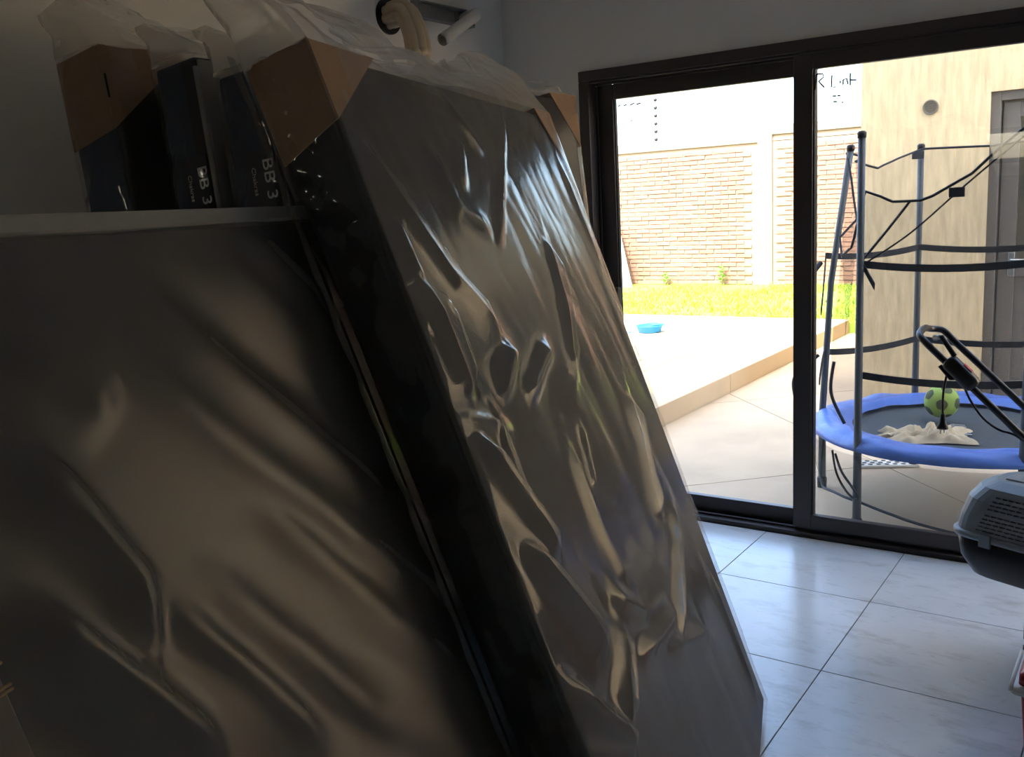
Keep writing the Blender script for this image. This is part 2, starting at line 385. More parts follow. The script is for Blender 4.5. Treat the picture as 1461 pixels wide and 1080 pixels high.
# brick wall
YW = 14.5; WZ = 2.47
wall = tag(empty('brick_wall', (-6, YW, .085)), 'tall red brick garden wall with concrete columns and cap behind the lawn', 'garden wall')
def wp(mb, nm, m_, **k): 
    mb.v = [(x+6, y-YW, z-.085) for x, y, z in mb.v]; return mb.build(nm, m_, wall, **k)
wp(MB().box((-20, YW+.012, -.1), (5, YW+.2, WZ-.16)), 'mortar', mortar_m)
cols = [-13.4, -9.35, -5.39, -1.4, 2.6]
for x in cols: wp(MB().box((x, YW-.03, -.1), (x+.235, YW+.24, WZ-.02), bev=.012), 'concrete_column', colc)
edges = [-20]+cols+[5]
for k in range(len(edges)-1):
    a = edges[k]+(.235 if k else 0); b = edges[k+1]
    dz = .0 if k < 3 else .10
    mb = MB(); N_ = 14; top = [WZ-.03+dz+rng.uniform(-.015, .02) for _ in range(N_+1)]; rows = []
    for zf in (0, 1):
        pass
    xs = np.linspace(a, b, N_+1)
    for yy in (YW-.02, YW+.22):
        rows.append([V((x, yy, WZ-.165+dz)) for x in xs]); rows.append([V((x, yy, t)) for x, t in zip(xs, top)])
    mb.grid([rows[0], rows[1], rows[3], rows[2], rows[0]]); wp(mb, 'cap_beam', colc)
    if dz: wp(MB().box((a, YW+.012, WZ-.17), (b, YW+.2, WZ-.165+dz)), 'mortar', mortar_m)
BL_, BH, BJ = .245, .058, .014
bm_mesh = MB().box((0, -.004, 0), (BL_, .03, BH), bev=.004).mesh('brick')
spots = []
for r in range(int((WZ-.165-.09)/(BH+BJ))):
    off = (r % 2)*.5*(BL_+BJ)
    for q in range(-60, 45):
        x = -6+q*(BL_+BJ)+off+random.uniform(-.008, .008)
        if x < -20 or x > 4.6: continue
        if any(c-.01-BL_ < x < c+.245 for c in cols): continue
        spots.append((x, .092+r*(BH+BJ)+random.uniform(-.004, .004)))
cx = -6.2
spots.sort(key=lambda p: abs(p[0]-cx)*.6+(abs(p[0]-cx) > 1.9)*10)
for x, z in spots[:300]:
    o = link('brick', bm_mesh, brick_m, wall); o.location = (x+6, random.uniform(-.008, .006), z-.085)
rest = MB()
for x, z in spots[300:]:
    d = random.uniform(-.012, .004); rest.box((x, YW-.0+d, z), (x+BL_, YW+.05, z+BH))
rest.v = [(x+6, y-YW, z-.085) for x, y, z in rest.v]
tag(rest.build('brick_field', brick_m, wall), kind='stuff')
# post with insulators on the wall
px_ = onx  # noqa
p0 = ony(936, 192, YW+.1)
fp = tag(empty('fence_post', (p0.x, YW+.1, WZ-.03)), 'thin electric fence post with dark round insulators on top of the brick wall', 'fence post')
MB().tube([(0, 0, -.02), (0, 0, .95)], .007, 8).build('rod', galv, fp)
for k in range(8):
    z = .06+.128*k; MB().lathe([(.004, z-.03), (.026, z-.02), (.03, z), (.026, z+.02), (.004, z+.03)], 10).build('insulator', black_p, fp, True)
# corrugated sheets leaning at the foot of the wall
for k in range(2):
    q = ony(884+k*6, 392, YW-.6); z0 = .09
    mb = MB(); P = []
    for r in range(2):
        P.append([V((-.42+j*.02-r*.45, r*.42, r*1.0)) + V((0, .02*math.sin(j*1.3), 0)) for j in range(44)])
    P2 = [[p+V((0, .006, 0)) for p in row] for row in P]
    mb.grid(P); mb.grid(P2)
    o = mb.build('corrugated_sheet', mat('pale_sheet', (150, 145, 130), .6)); o.location = (q.x-.42+k*.12, YW-.52-k*.04, z0)
    tag(o, 'pale corrugated sheet leaning against the brick wall, %s' % ('back one of two' if k == 0 else 'front one of two'), 'roofing sheet', 'corrugated sheets by the brick wall')
# weeds at the wall
def weed(x, y, h, n_, label):
    r = empty('weed', (x, y, .085)); tag(r, label, 'plant')
    MB().tube([(0, 0, -.02), (.01, 0, h*.5), (-.01, .01, h)], [.006, .005, .003], 6).build('stem', leaf_m, r)
    for k in range(n_):
        a = k*2.4; z = h*(.15+.8*k/n_); L = .13*(1-.5*k/n_); d = V((math.cos(a), math.sin(a), .5)); s_ = V((-math.sin(a), math.cos(a), 0))*.03
        b = V((0, 0, z)); MB().add([b, b+d*L*.5+s_, b+d*L*.5-s_+V((0, 0, .004)), b+d*L], [(0, 1, 3), (0, 3, 2)]).build('leaf', leaf_m, r)
q = onz(1041, 404, .085); weed(q.x, YW-.12, .34, 18, 'taller leafy weed growing at the foot of the brick wall near the column')
q = onz(962, 404, .085); weed(q.x, YW-.14, .22, 14, 'short leafy weed at the foot of the brick wall further from the column')
# blue crushed tub on the platform
q = onz(927, 474, PZ)
tb = tag(empty('plastic_tub', (q.x, q.y, PZ), .3), 'small bright blue plastic tub tipped over on the sunlit platform', 'tub')
tb.scale = (1, 1, .7)
MB().lathe([(.10, 0), (.12, .01), (.14, .10), (.155, .105), (.15, .115), (.132, .108), (.112, .02)], 20).build('bowl', cyan_p, tb, True)
MB().lathe([(.02, .0), (.10, .004), (.105, .012), (.02, .012)], 20, Matrix.Translation((.06, .02, .118)) @ Matrix.Rotation(.12, 4, 'Y')).build('lid', cyan_p, tb, True)
MB().box((-.3, -.06, 0), (-.15, .02, .012), bev=.003).build('loose_rim_piece', cyan_p, tb)

# ------------------------------------------------------------------ house wing on the right, added shade casters
WY = 6.93; WXL = -1.83; HX0, HX1, HZ = -1.02, .25, 2.10
wing = MB().box((WXL, WY, GZ-.05), (HX0, WY+.22, 3.35)).box((HX1, WY, GZ-.05), (6, WY+.22, 3.35)).box((HX0, WY, HZ), (HX1, WY+.22, 3.35))
wing.box((WXL, WY+.22, GZ-.05), (WXL+.22, 12, 3.35)).box((WXL, 11.8, GZ-.05), (6, 12, 3.35))
struct('wall_wing', wing, stucco)
# flat roof over the wing; unseen upper floor and slanting eave added to shade the patio
struct('roof_wing', MB().prism([(WXL, WY), (WXL, 12), (6, 12), (6, WY)], 3.35, 3.5), plaster)
struct('sunblock_wall', MB().box((-9, YD-.02, GZ-.05), (XB-.2, YD+.2, 3.0)), plaster)  # unseen wall added to keep sun from slipping in behind the patio
struct('shade_upper_floor', MB().box((-9, -2.8, 2.97), (XR+.2, YD+.2, 5.9)), plaster)
ko = 5.88/math.tan(SUN_EL)
ey = lambda x: 8.14-ko+(x+4.26)*.612
struct('shade_eave', MB().prism([(-9.2, -3), (-9.2, ey(-6.4)), (-6.4, ey(-6.4)), (-1.6, ey(-1.6)), (XR+.3, ey(-1.6)), (XR+.3, -3)], 5.9, 6.0), plaster)  # unseen eave, edge slanted to place the shade line on the platform
d2 = struct('door_2', MB().box((HX0, WY+.03, GZ), (HX0+.06, WY+.15, HZ), bev=.004).box((HX1-.06, WY+.03, GZ), (HX1, WY+.15, HZ), bev=.004).box((HX0+.06, WY+.03, HZ-.06), (HX1-.06, WY+.15, HZ), bev=.004), alu2)
dl = MB()
x0, x1, y0 = HX0+.07, HX1-.07, WY+.07
dl.box((x0, y0, GZ+.01), (x0+.10, y0+.05, HZ-.07), bev=.004).box((x1-.10, y0, GZ+.01), (x1, y0+.05, HZ-.07), bev=.004).box((x0+.1, y0, HZ-.17), (x1-.1, y0+.05, HZ-.07), bev=.004).box((x0+.1, y0, GZ+.01), (x1-.1, y0+.05, .2), bev=.004).box((x0+.1, y0, .9), (x1-.1, y0+.05, 1.0), bev=.004)
lf = dl.build('door_leaf', alu2, d2)
MB().box((x0+.09, y0+.02, .19), (x1-.09, y0+.03, .91)).build('lower_panel', alu2, lf)
MB().box((x0+.09, y0+.02, .99), (x1-.09, y0+.026, HZ-.16)).build('glass_pane', glass_m, lf)
hp = ony(1443, 377, y0)
MB().box((hp.x-.02, y0-.012, hp.z-.08), (hp.x+.02, y0, hp.z+.08), bev=.004).tube([(hp.x, y0-.01, hp.z+.03), (hp.x, y0-.05, hp.z+.03), (hp.x+.09, y0-.05, hp.z+.03)], .008, 8).build('handle', steel_m, lf)
# pale sheet behind the glass at the top of the wing door
MB().box((x0+.16, y0+.06, HZ-.36), (x1-.1, y0+.075, HZ-.2)).build('pale_strip', mat('cream_strip', (232, 226, 200), .8), lf)
struct('wing_interior', MB().box((-1.6, 9.0, GZ), (5.9, 9.05, 3.3)), plaster)
vp = ony(1328, 153, WY)
vent = tag(empty('round_vent', (vp.x, WY, vp.z)), 'small round slotted vent cover on the beige stucco wall', 'vent cover')
RX = Matrix.Rotation(math.pi/2, 4, 'X')
MB().lathe([(.044, -.004), (.05, .0), (.05, .012), (.042, .016), (.036, .008)], 24, RX, False).build('rim', colc, vent, True)
for k in range(5):
    z = -.028+k*.014; hw = math.sqrt(.038**2-z*z); MB().box((-hw, -.012, z-.003), (hw, -.002, z+.004)).build('slat', colc, vent)
MB().lathe([(.038, .0005), (.0385, .002)], 20, RX).build('backing', colc, vent)

# ------------------------------------------------------------------ trampoline
TC = V((-.79, 4.86, GZ)); TR_ = .66
tr = tag(empty('trampoline', TC), 'round trampoline with blue edge pad, steel poles and black safety net on the patio', 'trampoline')
ZP = .415
def cir(a, r, z): return V((r*math.cos(math.radians(a)), r*math.sin(math.radians(a)), z))
MB().tube([cir(a, TR_-.03, ZP-.035) for a in range(0, 360, 8)], .017, 10, closed=True).build('frame_ring', pole_m, tr, True)
pole_top = {0: 1.78, 60: 1.78, 120: 1.76, 180: 1.76, 240: 1.79, 300: 1.82}
for a in (0, 60, 120, 180, 240, 300):
    lean_in = .13 if a == 180 else 0.0
    p = MB().tube([cir(a, TR_+.012, .0), cir(a, TR_+.012, ZP), cir(a, TR_+.012-lean_in*.3, 1.1), cir(a, TR_+.012-lean_in, pole_top[a])], [.02, .018, .016, .016], 12)
    po = p.build('pole', pole_m, tr, True)
    MB().lathe([(.024, 0), (.026, .05), (.02, .06)], 12, Matrix.Translation(cir(a, TR_+.012, 0))).build('rubber_foot', rubber, po, True)
    MB().lathe([(.019, -.01), (.02, .012), (.012, .02)], 12, Matrix.Translation(cir(a, TR_+.012-lean_in, pole_top[a]))).build('end_cap', rubber, po, True)
MB().grid([[cir(a, r, ZP-.03-.02*(1-(r/.55)**2)) for a in range(0, 360, 10)] for r in (.02, .15, .3, .45, .56)], True).build('jump_mat', matf, tr, True)
# spring pad: wavy ring draped over the frame
P = []
for k, (r, dz) in enumerate(((.50, -.012), (.53, .012), (.60, .022), (.655, .02), (.682, .006), (.692, -.012), (.69, -.034), (.68, -.038))):
    row = []
    for a in range(0, 360, 3):
        nz = noise.noise(V((math.cos(math.radians(a))*4, math.sin(math.radians(a))*4, k*.35)))
        amp = .014 if 0 < k < 6 else .008
        row.append(cir(a, r+nz*amp, ZP+dz+nz*amp*.9))
    P.append(row)
MB().grid(P, True).build('edge_pad', blue_v, tr, True)
# net
def nettop(a):
    ks = [(0, 1.78), (60, 1.76), (90, 1.74), (120, 1.75), (150, 1.66), (180, 1.74), (190, 1.5), (205, 1.25), (222, 1.3), (240, 1.55), (250, 1.50), (262, 1.50), (280, 1.60), (300, 1.80), (330, 1.77), (360, 1.78)]
    return float(np.interp(a, [k[0] for k in ks], [k[1] for k in ks]))
def hexr(a):  # straight runs between the poles
    b = (a % 60)-30; return (TR_-.012)*math.cos(math.radians(30))/math.cos(math.radians(b))
rows = []; AN = list(range(0, 361, 5))
for q in np.linspace(0, 1, 15):
    rows.append([cir(a, hexr(a)*(1-.05*math.sin(math.pi*q)) + .012*noise.noise(V((a*.13, q*4, 1))) - (.14*max(0, q-.35) if 165 < a < 200 else 0), (ZP+.0)+(nettop(a)-ZP)*q) for a in AN])
MB().grid(rows).build('safety_net', net_m, tr, True)
MB().tube([p+V((0, 0, .002)) for p in rows[-1]], .006, 6).build('top_cord', strap_m, tr, True)
# gathered folds of the net by the entrance
MB().tube(catmull([cir(238, .66, 1.22), cir(255, .56, 1.36), cir(278, .56, 1.56), cir(299, .64, 1.76)]), .004, 5).build('net_fold', strap_m, tr, True)
MB().tube(catmull([cir(239, .66, 1.24), cir(246, .58, 1.38), cir(256, .575, 1.50)]), .006, 5).build('net_fold', strap_m, tr, True)
# skirt net hanging under the pad
rows = []
for q in np.linspace(0, 1, 7):
    rows.append([cir(a, .70-.05*q+.02*noise.noise(V((a*.08, q*2, 5))), (ZP-.05)-(ZP-.05-.10-.03*math.sin(a*.06))*q*(min(1, (a-178)/25))) for a in range(180, 331, 5)])
MB().grid(rows).build('net_skirt', net_m, tr, True)
MB().tube([p for p in rows[-1]], .007, 6).build('skirt_cord', strap_m, tr, True)
def strap(a0, a1, z0, z1, wd=.032, sag=.02):
    P0, P1 = cir(a0, TR_+.0, z0), cir(a1, TR_+.0, z1); R = [[], [], [], []]
    nrm = V((math.cos(math.radians((a0+a1)/2)), math.sin(math.radians((a0+a1)/2)), 0))*.003
    for k in range(9):
        t = k/8; p = P0.lerp(P1, t)-V((0, 0, sag*4*t*(1-t)))
        for i, (u_, nn) in enumerate(((-1, 1), (1, 1), (1, -1), (-1, -1))): R[i].append(p+V((0, 0, u_*wd/2))+nrm*nn)
    MB().grid([R[0], R[1], R[2], R[3], R[0]]).build('strap', strap_m, tr)
for z in (1.235, .735):
    for a in (0, 60, 120, 240, 300): strap(a, a+60, z, z)
strap(180, 205, 1.235, .98); strap(180, 200, .74, .62, sag=-.03)
strap(240, 246, 1.235, 1.14, .03, 0)
MB().tube(catmull([cir(182, .68, 1.2), cir(196, .76, 1.05), cir(190, .74, .85), cir(186, .70, .72)]), .014, 6).build('loose_strap', strap_m, tr, True)
MB().tube(catmull([cir(181, .69, .72), cir(186, .80, .60), cir(190, .76, .42)]), .01, 6).build('loose_strap', strap_m, tr, True)
MB().tube(catmull([cir(214, .62, .75), cir(216, .64, .6), cir(222, .60, .46)]), .009, 6).build('loose_strap', strap_m, tr, True)
for a, z in ((120, 1.72), (272, 1.53)): MB().box((-.03, -.008, -.02), (.03, .008, .02), Matrix.Translation(cir(a+3, .62, z)) @ Matrix.Rotation(math.radians(a+90), 4, 'Z'), bev=.003).build('net_clip', strap_m, tr)
# white print on the mat (illegible stripes of lettering)
q = onz(1372, 610, ZP+GZ-.025); lo = q-TC
pr = MB()
for k in range(6):
    z = ZP-.038; ox = lo.x-.03+k*.012; oy = lo.y+.09-k*.035
    pr.box((ox-.035, oy-.006, z), (ox+.03, oy+.006, z+.004)); pr.box((ox+(.0 if k % 2 else -.03), oy-.018, z), (ox+.012+(.0 if k % 2 else -.03), oy+.012, z+.004))
pr.build('white_print', print_w, tr)
# ball on the mat
q = onz(1343, 590, ZP+GZ); bc = V((q.x, q.y, GZ+ZP-.02+.083))
bt = tag(empty('play_ball', (bc.x, bc.y, bc.z-.083)), 'lime green ball with dark patches lying on the trampoline', 'ball')
bm = bmesh.new(); bmesh.ops.create_icosphere(bm, subdivisions=4, radius=.083); me = bpy.data.meshes.new('ball'); bm.to_mesh(me); bm.free()
o = link('ball_shell', me, ball_m, bt, True); o.location = (0, 0, .083)
ph = (1+5**.5)/2
for vx in [(0, 1, ph), (0, -1, ph), (0, 1, -ph), (0, -1, -ph), (1, ph, 0), (-1, ph, 0), (1, -ph, 0), (-1, -ph, 0), (ph, 0, 1), (-ph, 0, 1), (ph, 0, -1), (-ph, 0, -1)]:
    d = V(vx).normalized(); d = Matrix.Rotation(.75, 3, 'Z') @ d; a = d.orthogonal().normalized(); b = d.cross(a); pts = [d*.0842]
    for rr in (.5, 1):
        for k in range(10): ang = k*math.pi/5; r5 = (.031 if k % 2 == 0 else .028)*rr; pts.append((d*.083+(a*math.cos(ang)+b*math.sin(ang))*r5).normalized()*.0842)
    fs = [(0, 1+k, 1+(k+1) % 10) for k in range(10)]+[(1+k, 11+k, 11+(k+1) % 10, 1+(k+1) % 10) for k in range(10)]
    o = MB().add(pts, fs).build('patch', ball_d, bt); o.location = (0, 0, .083)
# crumpled beige cloth
q = onz(1322, 616, ZP+GZ-.01); P = []
for i in range(26):
    row = []
    for j in range(34):
        u_, v_ = j/33*2-1, i/25*2-1; r = math.hypot(u_, v_); rr = 1+.55*noise.noise(V((u_*1.9, v_*1.9, 1)))
        hgt = max(0, 1-(max(abs(u_), abs(v_)))**4)*(.012+.075*abs(noise.noise(V((u_*2.6, v_*2.2, 4))))+.03*abs(noise.noise(V((u_*6, v_*6, 9)))))
        row.append(V((u_*.19*rr, v_*.115*rr, hgt)))
    P.append(row)
o = MB().grid(P).build('crumpled_cloth', cloth_b, None, True); o.location = (q.x, q.y, GZ+ZP-.038); o.rotation_euler = (0, 0, .42)
tag(o, 'crumpled beige cloth lying on the trampoline mat', 'cloth')
# white sole topped with thin dark discs, and cord, below the trampoline
q = onz(1264, 664, GZ)
ck = tag(empty('sandal_sole', (q.x, q.y, GZ), .5), 'white sole with rows of dark round discs on the ground under the trampoline', 'shoe sole')
MB().box((-.17, -.06, 0), (.17, .06, .018), bev=.008).build('sole', white_p, ck)
hm = MB().lathe([(.013, .0185), (.0135, .02)], 10).mesh('sole_disc')
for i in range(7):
    for j in range(3): o = link('dark_disc', hm, rubber, ck); o.location = (-.14+i*.045+(j % 2)*.02, -.036+j*.036, 0)
P3 = [cir(228, .70, ZP-.06), cir(232, .71, .26), cir(236, .70, .19), cir(240, .69, .155), cir(242, .69, .17), cir(240, .70, .21), cir(234, .70, .27), cir(230, .70, ZP-.07)]
MB().tube(catmull([p for p in P3]), .006, 6).build('hanging_cord', rubber, tr, True)

# ------------------------------------------------------------------ bed bases in plastic bags
def base_frame(corner_br, yaw, lean, W):
    """frame at bottom-left of the front face: x to the right, y up the slope, z out of the face"""
    e = V((math.sin(yaw), -math.cos(yaw), 0)); n_ = V((math.cos(yaw), math.sin(yaw), 0))
    u_ = -n_*math.sin(lean)+zz*math.cos(lean); N_ = (-e).cross(u_); o = corner_br+e*W
    M = Matrix.Identity(4)
    for i in range(3): M[i][0] = -e[i]; M[i][1] = u_[i]; M[i][2] = N_[i]; M[i][3] = o[i]
    return M
def to_local(M, x, y, wofs=0.):
    """pixel -> (s,t) on the front face plane of frame M"""
    d = ray(x, y); N_ = V((M[0][2], M[1][2], M[2][2])); o = V((M[0][3], M[1][3], M[2][3]))+N_*wofs
    t = (o-CAM).dot(N_)/d.dot(N_); p = M.inverted() @ (CAM+d*t); return p.x, p.y
def ridge(S_, T_, poly, amp, wd, side=0.):
    out = np.zeros_like(S_)
    seg = list(zip(poly[:-1], poly[1:])); tot = sum(math.dist(a, b) for a, b in seg); acc = 0
    best = np.full_like(S_, 1e9); pos = np.zeros_like(S_); sg = np.zeros_like(S_)
    for a, b in seg:
        L = math.dist(a, b); dx, dy = (b[0]-a[0])/L, (b[1]-a[1])/L
        k = np.clip((S_-a[0])*dx+(T_-a[1])*dy, 0, L); qx, qy = a[0]+k*dx, a[1]+k*dy
        d = np.hypot(S_-qx, T_-qy); s2 = np.sign((S_-qx)*dy-(T_-qy)*dx); mm = d < best
        best = np.where(mm, d, best); pos = np.where(mm, (acc+k)/tot, pos); sg = np.where(mm, s2, sg); acc += L
    taper = np.clip(np.sin(np.pi*np.clip(pos, .02, .98))*1.6, 0, 1)
    w2 = np.where(sg > 0, wd*(1+side), wd*(1-side))
    return amp*np.exp(-(best/np.maximum(w2, 1e-4))**1.5)*taper
def npnoise(S_, T_, sx, sy, seed, ang=0.):
    c_, s_ = math.cos(ang), math.sin(ang); f = np.frompyfunc(lambda a, b: noise.noise(V(((a*c_+b*s_)*sx, (-a*s_+b*c_)*sy, seed))), 2, 1)
    return f(S_, T_).astype(float)
def bag(M_parent, W, L, T, m_, disp_front, collar, ncol=110, nrow=150, side_amp=.012, seed=1., collar_back=.10, m_collar=None, gap=.004, t0=.0):
    """closed tube of film around the base; rows above L are the loose open end"""
    cs = []
    for k in range(9): cs.append((0., -T+T*k/9, -1, 0, 'L'))
    for k in range(ncol+1): cs.append((W*k/ncol, 0., 0, 1, 'F'))
    for k in range(1, 9): cs.append((W, -T*k/9, 1, 0, 'R'))
    for k in range(25): cs.append((W-W*k/24, -T, 0, -1, 'B'))
    fc = [i for i, c_ in enumerate(cs) if c_[4] == 'F']
    ts = np.linspace(t0, L, nrow); Sg, Tg = np.meshgrid(np.array([cs[i][0] for i in fc]), ts)
    D = disp_front(Sg, Tg)
    P = []
    for r, t in enumerate(ts):
        row = []; fi = 0
        for i, (s_, w_, ns, nw, f) in enumerate(cs):
            if f == 'F':
                d = gap+max(D[r, fi], -.003); fi += 1; p = V((s_, t, w_+d))
                if s_ == 0: p.x -= .004
                if s_ == W: p.x += .004
            elif f in 'LR':
                env = math.sin(math.pi*min(1, max(0, -w_/T)))
                d = gap+env*side_amp*(1.8 if f == 'R' else 1.)*(.2+2.2*abs(noise.noise(V((w_*14, t*6, seed))))+1.2*abs(noise.noise(V((w_*30, t*17, seed+3)))))
                p = V((s_+ns*d, t, w_+.004*env))
            else: p = V((s_, t, w_-gap))
            row.append(p)
        P.append(row)
    body_rows = len(P); last = P[-1]
    NR = 12
    C = [list(last)]
    for r in range(1, NR+1):
        q = r/NR; row = []
        for i, (s_, w_, ns, nw, f) in enumerate(cs):
            h_ = collar(s_/W); b = last[i]
            wm = -T*.55; wv = w_*(1-.75*q)+wm*.75*q
            nz = noise.noise(V((s_*6, q*1.6+(.0 if f != 'B' else .7), seed+7))); n2 = noise.noise(V((s_*15, q*3, seed+9)))
            row.append(V((s_+.02*q*n2+(.03*q*(1 if s_ > W*.5 else -1)*(abs(s_/W-.5)*2)**6), L+h_*q*(1+.12*n2), wv+q*(.05*nz+.02*n2)-collar_back*q*q+(b.z-w_)*(1-q))))
        C.append(row)
    o = MB().grid(P, True).build('plastic_bag', m_, M_parent, True)
    o.data.materials.append(film_crisp); nc = len(cs)
    for i_, pg in enumerate(o.data.polygons):
        if i_ % nc < 9: pg.material_index = 1
    MB().grid(C, True).build('loose_bag_end', m_collar or m_, M_parent, True)
    return o
def base_body(root, W, L, T, side_m, face_m, r=.012):
    MB().box((.003, .003, -T+.002), (W-.003, L-.003, -.008), bev=r).build('frame', side_m, root)
    MB().box((.012, .012, -.012), (W-.012, L-.012, -.0005), bev=.004).build('underside_cloth', face_m, root)
def corner_guard(root, W, L, T, right, a_top, a_side, b_back, drop=0., slot=False):
    """folded cardboard over a top corner: triangle on the face, panel on the side, panel on the top"""
    sx = (lambda s: W-s) if right else (lambda s: s); k = .0025
    def panel(nm, pts, nrm):
        n_ = len(pts); q = [V(p) for p in pts]; d = V(nrm)*.003
        fs = [tuple(range(n_)), tuple(range(n_, 2*n_))[::-1]]+[(i, (i+1) % n_, n_+(i+1) % n_, n_+i) for i in range(n_)]
        MB().add(q+[p+d for p in q], fs).build(nm, card_m, g)
    g = MB().tube([(sx(-k), L-a_side, k), (sx(-k), L+k, k), ], .0022, 6).build('cardboard_corner', card_m, root)
    panel('face_flap', [(sx(-k), L+k, k), (sx(-k), L-a_side, k), (sx(a_top), L+k, k)], (0, 0, 1))
    panel('side_flap', [(sx(-k), L+k, k), (sx(-k), L-a_side, k), (sx(-k), L-a_side-drop, -b_back), (sx(-k), L+k, -b_back)], ((1 if right else -1), 0, 0))
    panel('top_flap', [(sx(-k), L+k, k), (sx(a_top), L+k, k), (sx(a_top*.8), L+k, -b_back), (sx(-k), L+k, -b_back)], (0, 1, 0))
    if slot: MB().box((sx(-k)-.001, L-a_side*.62, k+.002), (sx(-k)+.004, L-a_side*.33, k+.0045)).build('slot', dark_f, g)
    return g
def bb_label(root, T, t, size=.05, w0=-.055, wl=.10, hl=.145):
    """label on the left side face, text reading downwards"""
    la = MB().box((-.0105, t-hl/2, -wl-.004), (-.0085, t+hl/2, -.004)).build('label', label_m, root)
    # local axes on the side face (normal -x): reading direction = -y, up of the letters = +z
    R_ = Matrix(((0, 0, -1, 0), (-1, 0, 0, 0), (0, 1, 0, 0), (0, 0, 0, 1)))
    o = link('lettering', text_mesh('BB 3', .052), print_w, la); o.matrix_local = Matrix.Translation((-.011, t-.0, -.030)) @ R_
    o = link('lettering', text_mesh('Chakras', .02), print_w, la); o.matrix_local = Matrix.Translation((-.011, t, -.082)) @ R_

# --- big front base, face towards the room
T2, W2, L2 = .11, 1.39, 1.856
M2 = base_frame(V((-.918, 2.51, T2*math.sin(.326)+.002)), .316, .326, W2)
b2 = tag(empty('bed_base', mtx=M2), 'large charcoal bed base standing on end in wrinkled clear plastic, cardboard corners', 'bed base', 'bagged bed bases leaning on the wall')
base_body(b2, W2, L2, T2, dark_f, char_f)
s1, t1 = to_local(M2, 482, 167); s2_, t2_ = to_local(M2, 525, 75)
corner_guard(b2, W2, L2, T2, False, .22, max(.12, L2-t1), T2-.004, .03)
corner_guard(b2, W2, L2, T2, True, .16, .17, T2-.004)
CR2 = [([(500, 190), (560, 290), (640, 400), (715, 482)], .020, .024, .4), ([(715, 482), (722, 505), (705, 572)], .016, .022, .2), ([(585, 400), (622, 455), (668, 572)], .026, .03, .5),
       ([(660, 610), (725, 700), (798, 800)], .024, .032, .4), ([(776, 340), (800, 440), (815, 552)], .020, .022, .3), ([(728, 770), (800, 850), (865, 934)], .026, .032, .4),
       ([(882, 890), (889, 1046)], .022, .024, .3), ([(955, 715), (968, 930)], .018, .02, .2), ([(893, 560), (915, 660), (942, 760)], .022, .03, .4), ([(958, 865), (905, 940)], .018, .02, .0),
       ([(788, 965), (840, 1020), (905, 1065)], .024, .03, .3), ([(713, 150), (708, 368)], .008, .012, 0), ([(530, 95), (620, 140), (690, 225)], .010, .02, .2), ([(650, 195), (655, 268)], .008, .014, 0),
       ([(778, 490), (742, 575)], .016, .02, 0), ([(790, 220), (850, 380), (925, 560)], .012, .02, 0), ([(640, 600), (690, 604), (730, 612)], .007, .018, .2), ([(860, 850), (920, 880)], .014, .03, 0),
       ([(945, 930), (1010, 900)], .012, .02, 0), ([(1000, 800), (1050, 930), (1080, 1010)], .014, .02, 0), ([(600, 200), (650, 300), (700, 330)], .008, .02, 0), ([(690, 560), (720, 650), (770, 780)], .010, .018, 0),
       ([(800, 620), (850, 760), (900, 860)], .012, .022, .2), ([(545, 300), (600, 420)], .012, .02, .2), ([(820, 600), (845, 700)], .010, .014, 0)]
def d2f(S_, T_):
    D = np.zeros_like(S_)
    for poly, a, wd, sd in CR2: D = np.maximum(D, ridge(S_, T_, [to_local(M2, *p) for p in poly], a*1.35, wd*1.15, sd))
    D += .0055*np.abs(npnoise(S_, T_, 6, 1.5, 2., math.radians(14)))+.002*np.abs(npnoise(S_, T_, 14, 4, 5., math.radians(20)))
    return D
bag(b2, W2, L2, T2, film, d2f, lambda q: float(np.interp(q, [0, .15, .3, .5, .7, .85, 1], [.27, .23, .18, .14, .15, .20, .27])), 180, 240, .022, 3., .11, film_loose)
# seam flange running down the back left edge
P = []
for t in np.linspace(.0, L2+.02, 120):
    k = .0015*math.sin(t*60)+.004*noise.noise(V((t*25, 0, 3)))
    P.append([V((-.012, t, -T2-.002)), V((-.026+k*.5, t, -T2+.003+k*.4)), V((-.042+k, t, -T2+.004+k*.5))])
MB().grid(P).build('bag_seam', film_seam, b2, True)

# --- base lying on its long side behind it
T3, W3 = .20, 1.92
u2_ = V((M2[0][1], M2[1][1], M2[2][1])); N2_ = V((M2[0][2], M2[1][2], M2[2][2])); ex2 = V((M2[0][0], M2[1][0], M2[2][0]))
o2 = V((M2[0][3], M2[1][3], M2[2][3]))
